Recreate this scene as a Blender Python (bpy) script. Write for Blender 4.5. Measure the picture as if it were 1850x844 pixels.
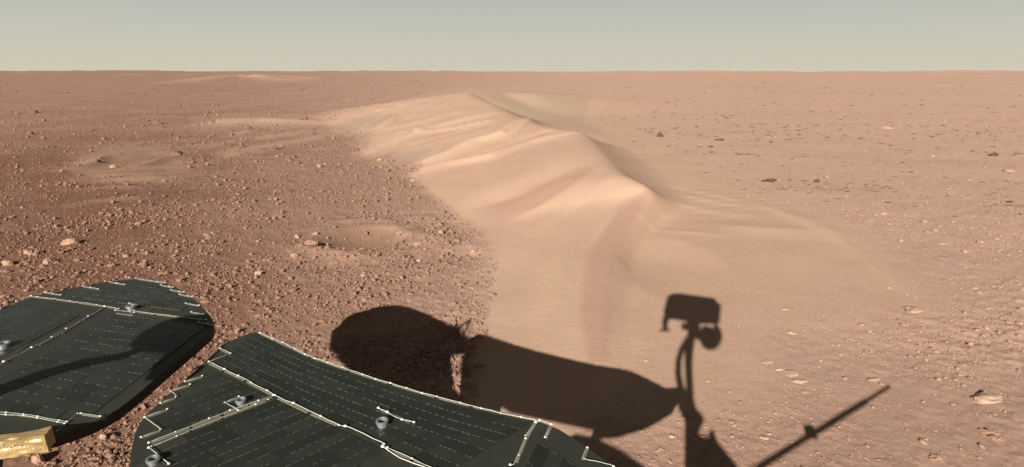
import bpy, bmesh, math, random
import numpy as np
from mathutils import Vector, Matrix
random.seed(7); rng = np.random.default_rng(11)
SC = bpy.context.scene; COL = SC.collection
for o in list(bpy.data.objects): bpy.data.objects.remove(o, do_unlink=True)

# ------------------------------------------------------------------ camera, sky, sun, exposure
H = 1.8                                    # eye height on the mast
F = 1000.0                                 # focal length in pixels of the 1850 px wide photograph
PITCH = math.atan((422-130)/F)
cp, sp = math.cos(PITCH), math.sin(PITCH)
cam = bpy.data.cameras.new('camera'); cam.sensor_width = 36; cam.lens = 36*F/1850
cam.clip_start = 0.05; cam.clip_end = 20000
co = bpy.data.objects.new('camera', cam); COL.objects.link(co)
co.location = (0, 0, H); co.rotation_euler = (math.radians(90)-PITCH, math.radians(0.0), 0)
SC.camera = co
def ray(x, y):
    X = (x-925)/F; v = (422-y)/F
    return np.array([X, cp+v*sp, -sp+v*cp])
def gp(x, y, z=0.0):                       # the point at height z seen at photograph pixel x, y
    r = ray(x, y); return np.array([0, 0, H]) + r*((z-H)/r[2])
def proj(x, y, z=0.0):
    d = y*cp-(z-H)*sp; u = y*sp+(z-H)*cp; d = np.where(d < 1e-3, 1e-3, d)
    return 925+F*x/d, 422-F*u/d
ANTI = ray(1238, 606); ANTI = ANTI/np.linalg.norm(ANTI)     # the way the sunlight travels
EL = math.asin(-ANTI[2])
def lift(x, y, z): g = gp(x, y); return g + ANTI*(z/ANTI[2])
w = bpy.data.worlds.new('World'); SC.world = w; w.use_nodes = True
nt = w.node_tree; nt.nodes.clear()
sky = nt.nodes.new('ShaderNodeTexSky'); sky.sky_type = 'NISHITA'; sky.sun_disc = False
sky.sun_elevation = EL; sky.sun_rotation = math.atan2(-ANTI[0], -ANTI[1])
sky.air_density = 1.0; sky.dust_density = 4.0; sky.ozone_density = 0.5
tc = nt.nodes.new('ShaderNodeTexCoord'); sx = nt.nodes.new('ShaderNodeSeparateXYZ')
nt.links.new(tc.outputs['Generated'], sx.inputs[0])
rp = nt.nodes.new('ShaderNodeValToRGB')    # dusty air: beige at the horizon, grey green above, dim overhead
cr = rp.color_ramp
stops = [(0.0,(4.7,4.38,3.44)),(0.05,(4.2,4.14,3.5)),(0.13,(3.3,3.52,3.22)),(0.25,(1.15,1.1,0.95)),(0.5,(0.33,0.29,0.25)),(1.0,(0.2,0.18,0.16))]
cr.elements[0].position = 0; cr.elements[1].position = 1
for i, (p, c) in enumerate(stops):
    e = cr.elements[0] if i == 0 else (cr.elements[len(cr.elements)-1] if p == 1.0 else cr.elements.new(p))
    e.color = (c[0]/6, c[1]/6, c[2]/6, 1)
nt.links.new(sx.outputs[2], rp.inputs[0])
mul = nt.nodes.new('ShaderNodeVectorMath'); mul.operation = 'SCALE'; mul.inputs['Scale'].default_value = 6.0
nt.links.new(rp.outputs[0], mul.inputs[0])
mxs = nt.nodes.new('ShaderNodeMix'); mxs.data_type = 'RGBA'; mxs.inputs[0].default_value = 0.97
nt.links.new(sky.outputs[0], mxs.inputs[6]); nt.links.new(mul.outputs[0], mxs.inputs[7])
bg = nt.nodes.new('ShaderNodeBackground'); bg.inputs[1].default_value = 0.1
nt.links.new(mxs.outputs[2], bg.inputs[0])
ow = nt.nodes.new('ShaderNodeOutputWorld'); nt.links.new(bg.outputs[0], ow.inputs[0])
sun = bpy.data.lights.new('sun', 'SUN'); sun.energy = 4.9; sun.angle = math.radians(0.5); sun.color = (1.0, 0.945, 0.85)
so = bpy.data.objects.new('sun', sun); COL.objects.link(so)
so.rotation_euler = Vector(ANTI).to_track_quat('-Z', 'Y').to_euler(); so.location = (-2, -6, 5)
SC.view_settings.view_transform = 'Standard'; SC.view_settings.look = 'None'
SC.view_settings.exposure = 0.46; SC.view_settings.gamma = 1.0
SC.render.engine = 'CYCLES'; SC.cycles.max_bounces = 4; SC.cycles.diffuse_bounces = 2

# ------------------------------------------------------------------ noise
def hsh(i, j, s):
    n = (i.astype(np.int64)*73856093) ^ (j.astype(np.int64)*19349663) ^ (s*83492791)
    n = (n ^ (n >> 13))*1274126177 & 0x7fffffff
    n = (n ^ (n >> 16))*668265263 & 0x7fffffff
    return (n ^ (n >> 15))/2147483648.0*1.0
def vn(x, y, s=0):
    i = np.floor(x); j = np.floor(y); u = x-i; v = y-j; u = u*u*u*(u*(u*6-15)+10); v = v*v*v*(v*(v*6-15)+10)
    a = hsh(i, j, s); b = hsh(i+1, j, s); c = hsh(i, j+1, s); d = hsh(i+1, j+1, s)
    return ((a*(1-u)+b*u)*(1-v)+(c*(1-u)+d*u)*v)*2-1
def fbm(x, y, o=4, s=0, g=0.5):
    r = 0; a = 1; f = 1; t = 0
    for k in range(o):
        ca, sa = math.cos(k*1.1+.3), math.sin(k*1.1+.3)
        r = r+a*vn((x*ca-y*sa)*f+k*17.3, (x*sa+y*ca)*f-k*9.1, s+k); t += a; a *= g; f *= 2.03
    return r/t
def worley(x, y, s=0):
    i = np.floor(x); j = np.floor(y); m = np.full(np.shape(x), 9.0)
    for di in (-1, 0, 1):
        for dj in (-1, 0, 1):
            a = i+di; b = j+dj
            d = (a+hsh(a, b, s)-x)**2+(b+hsh(a, b, s+7)-y)**2
            m = np.minimum(m, d)
    return np.sqrt(m)
def sstep(a, b, x): t = np.clip((x-a)/(b-a), 0, 1); return t*t*(3-2*t)

def poly_sdf(px, py, poly):                # + inside, - outside, in the units of the polygon
    P = np.array(poly, float); d = np.full(np.shape(px), 1e18); ins = np.zeros(np.shape(px), bool)
    for k in range(len(P)):
        a = P[k]; b = P[(k+1) % len(P)]; e = b-a
        t = np.clip(((px-a[0])*e[0]+(py-a[1])*e[1])/(e@e), 0, 1)
        d = np.minimum(d, (px-a[0]-t*e[0])**2+(py-a[1]-t*e[1])**2)
        if a[1] != b[1]:
            c = ((a[1] > py) != (b[1] > py)) & (px < e[0]*(py-a[1])/e[1]+a[0]); ins ^= c
    return np.where(ins, 1, -1)*np.sqrt(d)
def line_sd(x, y, L):                      # distance, side and run along a polyline (world metres)
    L = np.array(L, float); d = np.full(np.shape(x), 1e18); sg = np.zeros(np.shape(x)); run = np.zeros(np.shape(x))
    n = len(L)-1
    for k in range(n):
        a = L[k, :2]; b = L[k+1, :2]; e = b-a
        t = np.clip(((x-a[0])*e[0]+(y-a[1])*e[1])/(e@e), 0, 1)
        q = (x-a[0]-t*e[0])**2+(y-a[1]-t*e[1])**2; c = (x-a[0])*e[1]-(y-a[1])*e[0]
        m = q < d; d = np.where(m, q, d); sg = np.where(m, np.sign(c), sg); run = np.where(m, (k+t)/n, run)
    return np.sqrt(d), sg, run

# ------------------------------------------------------------------ the dune: crest, foot lines, blended onto a grid
# crest pixel and height, left foot pixel, right foot pixel (feet on the plain)
ST = [((846,166),.92,(583,219),(955,208)), ((868,177),.80,(592,226),(975,214)), ((890,187),.70,(600,238),(1000,221)), ((925,206),.60,(622,256),(1040,234)),
      ((962,221),.56,(640,276),(1075,246)), ((1010,231),.54,(668,292),(1105,256)), ((1045,237),.52,(700,305),(1135,266)), ((1062,250),.50,(722,315),(1165,284)),
      ((1077,268),.49,(745,325),(1190,302)), ((1110,303),.46,(785,360),(1225,338)), ((1135,318),.44,(805,375),(1245,358)), ((1165,334),.38,(830,395),(1245,368)), ((1174,352),.29,(855,410),(1222,384)),
      ((1162,376),.22,(868,425),(1196,396)), ((1142,404),.165,(878,440),(1168,412)), ((1118,450),.115,(884,490),(1138,456)), ((1105,520),.075,(876,560),(1118,524)),
      ((1098,600),.045,(868,620),(1108,603)), ((1093,680),.02,(860,690),(1103,683)), ((1090,740),.0,(860,745),(1100,742))]
def gpz(p, z): return gp(p[0], p[1], z)
Cc = np.array([gpz(c, z) for c, z, l, r in ST]); Lf = np.array([gpz(l, 0) for c, z, l, r in ST]); Rf = np.array([gpz(r, 0) for c, z, l, r in ST]); Rf = Rf+(Rf-Cc)*np.array([.08,.08,0])
def resample(A, n):
    s = np.linspace(0, len(A)-1, n); k = np.clip(s.astype(int), 0, len(A)-2); t = (s-k)[:, None]
    p0 = A[np.maximum(k-1, 0)]; p1 = A[k]; p2 = A[k+1]; p3 = A[np.minimum(k+2, len(A)-1)]
    return 0.5*((2*p1)+(-p0+p2)*t+(2*p0-5*p1+4*p2-p3)*t*t+(-p0+3*p1-3*p2+p3)*t**3)
GX0, GX1, GY0, GY1, GS = -11.0, 13.0, 1.4, 36.0, 0.03
nx = int((GX1-GX0)/GS)+1; ny = int((GY1-GY0)/GS)+1
def splat(grid, P, Z):
    i = ((P[..., 0]-GX0)/GS).ravel(); j = ((P[..., 1]-GY0)/GS).ravel(); z = Z.ravel()
    i = np.rint(i).astype(int); j = np.rint(j).astype(int); ok = (i >= 0) & (i < nx) & (j >= 0) & (j < ny)
    np.maximum.at(grid, (j[ok], i[ok]), z[ok])
NS, NT = 1500, 700
Ci, Li, Ri = resample(Cc, NS), resample(Lf, NS), resample(Rf, NS)
G = np.full((ny, nx), 0.0)
t = np.linspace(0, 1, NT)[None, :, None]
PL = Ci[:, None, :]*(1-t)+Li[:, None, :]*t; tt = t[..., 0]
prL = 0.72*(1-tt)+0.28*(0.5+0.5*np.cos(np.pi*tt)); prL = prL - 0.05*np.exp(-(tt/0.03)**2)
splat(G, PL, np.maximum(Ci[:, None, 2], 0)*prL)
tR = np.linspace(0, 1, 500)[None, :, None]
PR = Ci[:, None, :]*(1-tR)+Ri[:, None, :]*tR; tr = tR[..., 0]
splat(G, PR, np.maximum(Ci[:, None, 2], 0)*(np.maximum(1-tr/0.85, 0)**1.5*0.9+0.1*(1-tr)**2-0.05*np.exp(-(tr/0.03)**2)))
def blur(A, n=1):
    for _ in range(n):
        A = (np.roll(A, 1, 0)+np.roll(A, -1, 0)+2*A)/4; A = (np.roll(A, 1, 1)+np.roll(A, -1, 1)+2*A)/4
    return A
# fill pin holes left by splatting in the far, stretched part
for _ in range(3):
    mx = np.maximum(np.maximum(np.roll(G, 1, 0), np.roll(G, -1, 0)), np.maximum(np.roll(G, 1, 1), np.roll(G, -1, 1)))
    mn = np.minimum(np.maximum(np.roll(G, 1, 0), np.roll(G, -1, 0)), np.maximum(np.roll(G, 1, 1), np.roll(G, -1, 1)))
    G = np.where(G < mn*0.8, mn, G)
G = blur(G, 6)
gx = GX0+np.arange(nx)*GS; gy = GY0+np.arange(ny)*GS; XX, YY = np.meshgrid(gx, gy)
def gsamp(A, x, y):
    i = np.clip((x-GX0)/GS, 0, nx-1.001); j = np.clip((y-GY0)/GS, 0, ny-1.001); ii = i.astype(int); jj = j.astype(int); u = i-ii; v = j-jj
    r = (A[jj, ii]*(1-u)+A[jj, ii+1]*u)*(1-v)+(A[jj+1, ii]*(1-u)+A[jj+1, ii+1]*u)*v
    return np.where((x > GX0) & (x < GX1) & (y > GY0) & (y < GY1), r, 0.0)
def hit(px, py, A=None):                   # where the sight line meets the dune
    A = G if A is None else A
    r = ray(px, py); r = r/np.linalg.norm(r); s = np.geomspace(1.8, 60, 3000)
    P = np.array([0, 0, H])+r*s[:, None]; hh = gsamp(A, P[:, 0], P[:, 1]); k = np.argmax(P[:, 2] <= hh)
    if P[k, 2] > hh[k]: return gp(px, py)
    return P[k]
# flutes on the flank: line in pixels, height (m), half width near side / far side, brightness of its sand
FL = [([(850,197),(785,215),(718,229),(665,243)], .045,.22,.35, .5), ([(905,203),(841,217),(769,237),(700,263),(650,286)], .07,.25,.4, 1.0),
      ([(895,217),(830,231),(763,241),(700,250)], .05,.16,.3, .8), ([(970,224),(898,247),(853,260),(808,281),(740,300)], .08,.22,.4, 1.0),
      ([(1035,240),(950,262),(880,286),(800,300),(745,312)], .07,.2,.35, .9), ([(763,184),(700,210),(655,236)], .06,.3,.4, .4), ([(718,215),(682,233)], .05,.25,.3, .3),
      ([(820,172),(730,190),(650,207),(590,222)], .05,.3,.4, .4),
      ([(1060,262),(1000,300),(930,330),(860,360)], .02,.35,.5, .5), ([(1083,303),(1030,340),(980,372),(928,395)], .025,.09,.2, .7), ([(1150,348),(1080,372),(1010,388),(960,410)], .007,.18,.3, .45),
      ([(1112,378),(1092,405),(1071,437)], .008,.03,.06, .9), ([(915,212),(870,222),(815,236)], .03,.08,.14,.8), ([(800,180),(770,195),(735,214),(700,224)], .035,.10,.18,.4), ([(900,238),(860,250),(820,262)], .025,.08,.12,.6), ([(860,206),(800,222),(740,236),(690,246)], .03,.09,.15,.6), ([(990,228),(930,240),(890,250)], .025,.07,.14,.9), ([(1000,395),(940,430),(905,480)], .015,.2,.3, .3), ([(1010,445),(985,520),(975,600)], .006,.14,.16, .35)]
TR = [([(880,226),(800,246),(740,262),(690,281)], -.05,.18,.2), ([(985,238),(900,268),(840,285),(770,302)], -.06,.2,.2), ([(1050,300),(953,345),(880,372)], -.03,.28,.25),
      ([(860,208),(790,224),(700,248)], -.03,.15,.2), ([(1105,330),(1050,372),(1000,405)], -.02,.15,.2)]
LOW = [([(1172,352),(1230,374),(1290,384),(1350,388),(1400,400)], .009,.10,.25, .3), ([(1230,352),(1300,368),(1370,376)], .012,.07,.2,.3), ([(1215,335),(1290,352),(1350,366)], .010,.07,.15,.3),
       ([(1430,395),(1480,415),(1530,442),(1570,478),(1620,512),(1650,530)], .016,.10,.2, .4), ([(1370,372),(1460,400),(1530,430)], .02,.1,.2,.4), ([(1140,412),(1200,418),(1290,424),(1315,424)], .007,.05,.08,.2),
       ([(1460,415),(1370,412),(1300,405)], .02,.15,.25,.2),
       # low sand streaks and little drifts on the left plain
       ([(30,236),(180,237),(300,232),(380,222),(470,218),(590,222)], .15,.3,.6,.3), ([(420,246),(450,240),(480,234)], .09,.12,.2,.6), ([(380,268),(450,255),(520,246),(600,232)], .10,.16,.3,.6),
       ([(415,284),(450,277),(500,271)], .09,.12,.25,.5), ([(165,329),(230,325),(300,320)], .07,.08,.15,.4), ([(145,305),(200,287),(260,279),(325,273)], .09,.15,.3,.3), ([(245,306),(290,292),(335,281)], .07,.12,.3,.1), ([(150,322),(220,318),(300,312)], .06,.1,.2,.2),
       ([(135,372),(190,364),(260,360),(280,358)], .03,.12,.2,.3), ([(120,250),(200,247),(300,244)], .03,.12,.2,.3), ([(520,440),(560,452),(620,462),(690,466),(740,455)], .035,.12,.14,0), ([(570,420),(610,402),(680,395),(760,410)], .03,.12,.12,0),
       ([(700,425),(760,420),(810,440)], .035,.15,.15,0), ([(40,262),(120,259),(180,262)], .04,.1,.2,.35), ([(120,345),(200,340),(270,342)], .03,.08,.15,.3), ([(200,310),(260,305),(330,300)], .05,.07,.16,.35), ([(330,268),(390,262)], .05,.1,.2,.35), ([(560,272),(620,266)], .04,.1,.2,.3), ([(100,310),(150,306)], .04,.08,.15,.3)]
Z1 = np.zeros_like(G); TINT = np.zeros_like(G)
def ridge(items, onto):
    global Z1, TINT
    for it in items:
        L, a, wa, wb = it[:4]; W = np.array([hit(px, py) if onto else gp(px, py) for px, py in L])
        x0, x1, y0, y1 = W[:, 0].min()-2, W[:, 0].max()+2, W[:, 1].min()-2, W[:, 1].max()+2
        i0, i1 = np.clip([(x0-GX0)/GS, (x1-GX0)/GS], 0, nx-1).astype(int); j0, j1 = np.clip([(y0-GY0)/GS, (y1-GY0)/GS], 0, ny-1).astype(int)
        if i1 <= i0 or j1 <= j0: continue
        X = XX[j0:j1, i0:i1]; Y = YY[j0:j1, i0:i1]
        jt = 0.06*fbm(X*1.3, Y*1.3, 2, 5)
        d, sg, run = line_sd(X+jt, Y+jt, W); wd = np.where(sg > 0, wa, wb)*((.58 if it[0][0][1] < 255 else .72) if onto else 1)
        env = np.sin(np.pi*np.clip(run*0.9+0.07, 0, 1))**0.6
        b = np.exp(-(d/wd)**1.6)*env
        Z1[j0:j1, i0:i1] += a*b*((1.65 if it[0][0][1] < 255 else .95) if onto else 1.0)
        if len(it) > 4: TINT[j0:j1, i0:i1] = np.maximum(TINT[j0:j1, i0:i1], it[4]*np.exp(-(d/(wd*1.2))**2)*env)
ridge(FL, True); ridge([tuple(list(q)) for q in TR], True); ridge(LOW, False)
# slow flutes following the fall line everywhere
G2 = G+Z1
# the horn of the dune behind the crest, and hollows
HORN = np.array([gp(px, py, z)[:3] for px, py, z in [(846,166,.92),(900,164,.90),(960,166,.85),(1020,169,.72),(1070,173,.55),(1130,176,.32),(1160,178,.18)]])
d, sg, run = line_sd(XX, YY, HORN); hz = np.interp(run, np.linspace(0, 1, len(HORN)), HORN[:, 2])
G2 = np.maximum(G2, blur(hz*np.where(sg > 0, np.clip(1-d/5.5, 0, 1)**1.7, np.clip(1-d/7, 0, 1)), 4)*sstep(1, .9, run))
def hollow(px, py, rx, ry, dep, rim=0.0):
    global G2
    c = gp(px, py); q = np.sqrt(((XX-c[0])/rx)**2+((YY-c[1])/ry)**2)
    G2 += -dep*np.clip(1-q*q, 0, 1)**1.2+rim*np.exp(-((q-1.08)/.16)**2)
hollow(652, 430, .52, .50, .12, .012); hollow(1215, 480, .55, 1.0, .035); hollow(830, 460, .3, .3, .03); hollow(590, 480, .3, .2, .02)
# crater ripples
c = gp(655, 428); q = np.sqrt(((XX-c[0])/.42)**2+((YY-c[1])/.45)**2)
G2 += .0055*np.sin(((XX-c[0])*.75+(YY-c[1])*.45)*2*np.pi/.055+1.5*fbm(XX*3, YY*3, 2))*sstep(1, .6, q)
# soft wind ripples on the sand to the right of the crest
pxg, pyg = proj(XX, YY)
rm = np.exp(-((pxg-1290)/110)**2-((pyg-352)/38)**2)
G2 += .0035*rm*np.sin((YY*1.0-XX*.12)*2*np.pi/.30+2.5*fbm(XX*.8, YY*.8, 3))
G2 = blur(G2, 1)
FAR = [([(345,150),(395,141),(430,138),(470,141),(520,147)], .55, 3.0, 5.0, .8), ([(430,140),(520,141),(590,146)], .7, 4, 6, .3), ([(540,147),(575,145)], .5, 3, 3, .6),
       ([(640,136),(700,132.5),(760,134)], 1.2, 20, 30, 0), ([(1090,180),(1140,175)], .12, 1.2, 2, .8), ([(220,137),(270,136)], .6, 8, 8, .7), ([(325,136),(355,135.5)], .6, 8, 8, .7), ([(1035,137),(1100,138)], .5, 5, 6, .6),
       ([(815,134),(900,134)], .5, 8, 8, .4), ([(1120,138),(1200,139)], .4, 4, 5, .5), ([(240,215),(340,213)], .1,1.5,1.5,.1), ([(1740,140),(1800,139.5)], .5, 5, 6, .5), ([(0,133),(120,134)], 1.0, 10, 20, 0), ([(1500,133.6),(1600,133.4)], 1.2, 20, 20, 0),([(1300,136),(1400,136)], .6, 6, 8, .4),([(700,160),(780,156)], .12, 2, 3, .0)]
FARW = [(np.array([gp(px, py) for px, py in L]), a, wa, wb, tn) for L, a, wa, wb, tn in FAR]

SAND_A = [(583,216),(588,232),(640,243),(668,252),(640,283),(700,290),(748,294),(758,306),(738,322),(785,362),(830,397),(868,420),(886,460),(882,520),(874,590),(868,640),(860,760),(1010,790),(1130,700),(1180,640),(1300,560),(1420,560),(1480,500),(1560,480),(1520,430),(1400,370),(1330,350),(1180,300),(1130,260),(1060,225),(1030,190),(1080,176),(846,160)]
SAND_B = [(1000,160),(1150,176),(1180,240),(1330,310),(1470,380),(1600,450),(1690,560),(1560,600),(1400,590),(1380,700),(1200,760),(900,760),(900,300)]
def zones(x, y):
    px, py = proj(x, y); px = px+0; n1 = fbm(x*.9, y*.9, 3, 21); n2 = fbm(x*3, y*3, 3, 31)
    n3 = fbm(x*11, y*11, 3, 37); sA = poly_sdf(px+14*n2+16*n3, py+7*n2+8*n3, SAND_A); sB = poly_sdf(px+30*n1, py+16*n1, SAND_B)
    rightish = sstep(900, 1060, px)
    sand = np.maximum(sstep(-14-26*rightish, 14+14*rightish, sA), 0.75*sstep(-70, 60, sB))
    left = 1-sstep(860, 1150, px+py*.15)
    red_and_shade = (1-sstep(250, 1200, px+.15*py+60*n1))*(1-.35*sstep(330, 150, py)); red_and_shade = np.clip(red_and_shade+.28*sstep(520, 860, py), 0, 1)  # redder to the left; viewing-angle shading of the near ground put into the colour
    # streaks of sand on the left plain
    st = np.exp(-((py-(226-(px-300)*.02))/9)**2)*sstep(300, 420, px)*(1-sstep(600, 640, px))
    st = np.maximum(st, .5*np.exp(-(((px-240)/95)**2+((py-296)/30)**2)**1.5))
    st = np.maximum(st, .55*np.exp(-(((px-652)/72)**2+((py-428)/24)**2)**2))
    sand = np.maximum(sand, .65*st); sand = np.maximum(sand, .5*np.exp(-((py-(264-(px-480)*.16))/5)**2)*sstep(370, 420, px)*(1-sstep(590, 620, px)))
    smooth_ = np.exp(-(((px-240)/100)**2+((py-298)/34)**2)**2)+np.exp(-(((px-652)/74)**2+((py-429)/25)**2)**3)
    sand = np.maximum(sand, 0); sand = np.where(smooth_ > sand, np.minimum(.6+.0*px, smooth_), sand)*1.0
    sand = np.where(y < .5, 0, sand)
    return px, py, sand, left, n1, red_and_shade
def rough_map(px, py, sand, left, n1, x, y):
    r = left*(0.62+0.38*sstep(150, 330, py))+(1-left)*0.42
    r = r+(1-left)*0.35*np.exp(-((py-345-(px-1450)*.08)/38)**2)*sstep(1300, 1450, px)+(1-left)*0.4*np.exp(-((py-610)/60)**2)*sstep(1450, 1560, px)
    r = r+(1-left)*0.3*sstep(1620, 1850, px)
    return np.clip(r*(1+.5*n1), 0, 1.2)*(1-np.clip(sand*1.15, 0, 1))
def height(x, y, full=False):
    x = np.asarray(x, float); y = np.asarray(y, float); r = np.hypot(x, y)
    px, py, sand, left, n1, red_and_shade = zones(x, y); rough = rough_map(px, py, sand, left, n1, x, y)
    z = gsamp(G2, x, y); tint = gsamp(TINT, x, y)
    for W, a, wa, wb, tn in FARW:
        m = (r > 12)
        d, sg, run = line_sd(x, y, W); wd = np.where(sg > 0, wa, wb); b = np.exp(-(d/wd)**1.7)*np.sin(np.pi*np.clip(run*.9+.05, 0, 1))**.5*m
        z = z+a*b; tint = np.maximum(tint, tn*b)
    ns = 1-np.clip(sand*1.1, 0, 1)
    z = z+.018*fbm(x*.55, y*.55, 3, 3)*(.25+.75*ns)*sstep(60, 20, r)*(1+sstep(6, 14, r)*.8)
    z = z+sstep(15, 60, r)*.10*fbm(x*.09, y*.09, 4, 13)
    z = z+sstep(150, 700, r)*1.4*fbm(x*.006, y*.006, 5, 19, .6)+sstep(500, 1500, r)*9*fbm(x*.0045, y*.0045, 4, 29, .6)
    # cloddy soil
    m = (r < 40)
    c1 = fbm(x*6.5, y*6.5, 4, 41, .6); c2 = worley(x*9+c1, y*9, 51); c3 = worley(x*22, y*22, 61)
    clod = .010*c1+.007*np.clip(.5-c2, 0, 1)*2+.004*np.clip(.5-c3, 0, 1)*2
    z = z+rough*clod*(1.1-.1*left)*m
    z = z+(1-left)*(.2+rough)*.008*np.clip(.35-np.abs(fbm(x*3.2, y*3.2, 3, 83)), 0, 1)**2*8*m*sstep(0, .5, fbm(x*.8, y*.8, 2, 85)+.25)*(1-sand*.9)
    z = z+.0012*fbm(x*14, y*9, 3, 71)*(1-rough)*(r < 12)
    return (z, sand, rough, tint, red_and_shade, n1, px, py) if full else z
def hpt(px, py):                           # a pixel onto the finished terrain
    r = ray(px, py); r = r/np.linalg.norm(r)
    base = gp(px, py); smax = min(np.linalg.norm(base-np.array([0, 0, H]))*1.05, 900)
    s = np.linspace(smax*.45, smax, 500); P = np.array([0, 0, H])+r*s[:, None]
    hh = height(P[:, 0], P[:, 1]); k = np.argmax(P[:, 2] <= hh)
    return P[k] if P[k, 2] <= hh[k] else base

# ------------------------------------------------------------------ mesh helpers
def link_mesh(name, verts, faces, mat=None, parent=None, smooth=False, loc=None):
    me = bpy.data.meshes.new(name); me.from_pydata([tuple(map(float, v)) for v in verts], [], [tuple(map(int, f)) for f in faces]); me.update()
    if smooth: me.polygons.foreach_set('use_smooth', [True]*len(me.polygons))
    if mat: me.materials.append(mat)
    o = bpy.data.objects.new(name, me); COL.objects.link(o)
    if loc is not None: o.location = loc
    if parent: o.parent = parent
    return o
def np_mesh(name, V, Fq, smooth=True):
    me = bpy.data.meshes.new(name); n = Fq.shape[1]
    me.vertices.add(len(V)); me.vertices.foreach_set('co', V.astype(np.float32).ravel())
    me.loops.add(Fq.size); me.loops.foreach_set('vertex_index', Fq.astype(np.int32).ravel())
    me.polygons.add(len(Fq)); me.polygons.foreach_set('loop_start', np.arange(0, Fq.size, n, dtype=np.int32))
    me.update(calc_edges=True); me.polygons.foreach_set('use_smooth', np.full(len(Fq), smooth)); me.update()
    return me
def fattr(me, name, a):
    at = me.attributes.new(name, 'FLOAT', 'POINT'); at.data.foreach_set('value', np.asarray(a, np.float32).ravel())
def tag(o, label=None, cat=None, group=None, kind=None):
    if label: o['label'] = label
    if cat: o['category'] = cat
    if group: o['group'] = group
    if kind: o['kind'] = kind
    return o
class MB:
    def __init__(s): s.v = []; s.f = []
    def add(s, V, Fs): b = len(s.v); s.v += [tuple(v) for v in V]; s.f += [tuple(b+i for i in f) for f in Fs]
    def prism(s, top, dvec):               # polygon of 3-D points extruded by dvec
        n = len(top); dv = np.array(dvec); T = [np.array(p, float) for p in top]
        s.add(T+[p+dv for p in T], [tuple(range(n)), tuple(range(2*n-1, n-1, -1))]+[(i, i+n, (i+1) % n+n, (i+1) % n) for i in range(n)])
    def tube(s, P, r, k=6, close=True):
        P = [np.array(p, float) for p in P]; rings = []; n = len(P); r = [r]*n if np.isscalar(r) else r
        V = []; Fs = []
        for i, p in enumerate(P):
            tdir = P[min(i+1, n-1)]-P[max(i-1, 0)]; tdir = tdir/(np.linalg.norm(tdir)+1e-12)
            up = np.array([0, 0, 1.0]) if abs(tdir[2]) < .9 else np.array([1.0, 0, 0])
            a = np.cross(tdir, up); a /= np.linalg.norm(a); b = np.cross(a, tdir)
            for q in range(k): th = 2*math.pi*q/k; V.append(p+r[i]*(math.cos(th)*a+math.sin(th)*b))
        for i in range(n-1):
            for q in range(k): Fs.append((i*k+q, i*k+(q+1) % k, (i+1)*k+(q+1) % k, (i+1)*k+q))
        Fs.append(tuple(range(k-1, -1, -1))); Fs.append(tuple((n-1)*k+q for q in range(k)))
        s.add(V, Fs)
    def bead(s, c, r, sc=(1, 1, .7)):
        V = []; Fs = []; k = 6
        V.append((c[0], c[1], c[2]+r*sc[2]))
        for ph in (.45, 1.0, 1.57):
            for q in range(k): th = 2*math.pi*q/k; V.append((c[0]+r*sc[0]*math.sin(ph)*math.cos(th), c[1]+r*sc[1]*math.sin(ph)*math.sin(th), c[2]+r*sc[2]*math.cos(ph)))
        for q in range(k):
            Fs.append((0, 1+q, 1+(q+1) % k))
            for a in (0, 1): Fs.append((1+a*k+q, 1+(a+1)*k+q, 1+(a+1)*k+(q+1) % k, 1+a*k+(q+1) % k))
        s.add(V, Fs)
    def obj(s, name, mat, parent=None, smooth=False): return link_mesh(name, s.v, s.f, mat, parent, smooth)

# ------------------------------------------------------------------ materials
def new_mat(name):
    m = bpy.data.materials.new(name); m.use_nodes = True; n = m.node_tree; b = n.nodes['Principled BSDF']; return m, n, b
def node(n, t, **k):
    x = n.nodes.new(t)
    for a, v in k.items(): setattr(x, a, v)
    return x
def simple(name, col, rough=.5, metal=0., spec=.5, var=.0, vs=60, bump=0., bs=200):
    m, n, b = new_mat(name); b.inputs['Roughness'].default_value = rough; b.inputs['Metallic'].default_value = metal; b.inputs['Specular IOR Level'].default_value = spec
    b.inputs['Base Color'].default_value = (*col, 1)
    tc = node(n, 'ShaderNodeTexCoord')
    if var:
        nz = node(n, 'ShaderNodeTexNoise'); nz.inputs['Scale'].default_value = vs; nz.inputs['Detail'].default_value = 4; n.links.new(tc.outputs['Object'], nz.inputs[0])
        mx = node(n, 'ShaderNodeMix', data_type='RGBA'); mx.inputs[6].default_value = (*[c*(1-var) for c in col], 1); mx.inputs[7].default_value = (*[min(c*(1+var), 1) for c in col], 1)
        n.links.new(nz.outputs[0], mx.inputs[0]); n.links.new(mx.outputs[2], b.inputs['Base Color'])
    if bump:
        nb = node(n, 'ShaderNodeTexNoise'); nb.inputs['Scale'].default_value = bs; nb.inputs['Detail'].default_value = 4; n.links.new(tc.outputs['Object'], nb.inputs[0])
        bp = node(n, 'ShaderNodeBump'); bp.inputs['Strength'].default_value = 1; bp.inputs['Distance'].default_value = bump; n.links.new(nb.outputs[0], bp.inputs['Height']); n.links.new(bp.outputs[0], b.inputs['Normal'])
    return m
C_RED_L = (.262, .134, .094); C_RED_R = (.665, .43, .33); C_SAND = (.665, .44, .32); C_BRIGHT = (.78, .56, .38); C_DARK = (.235, .105, .066)
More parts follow.
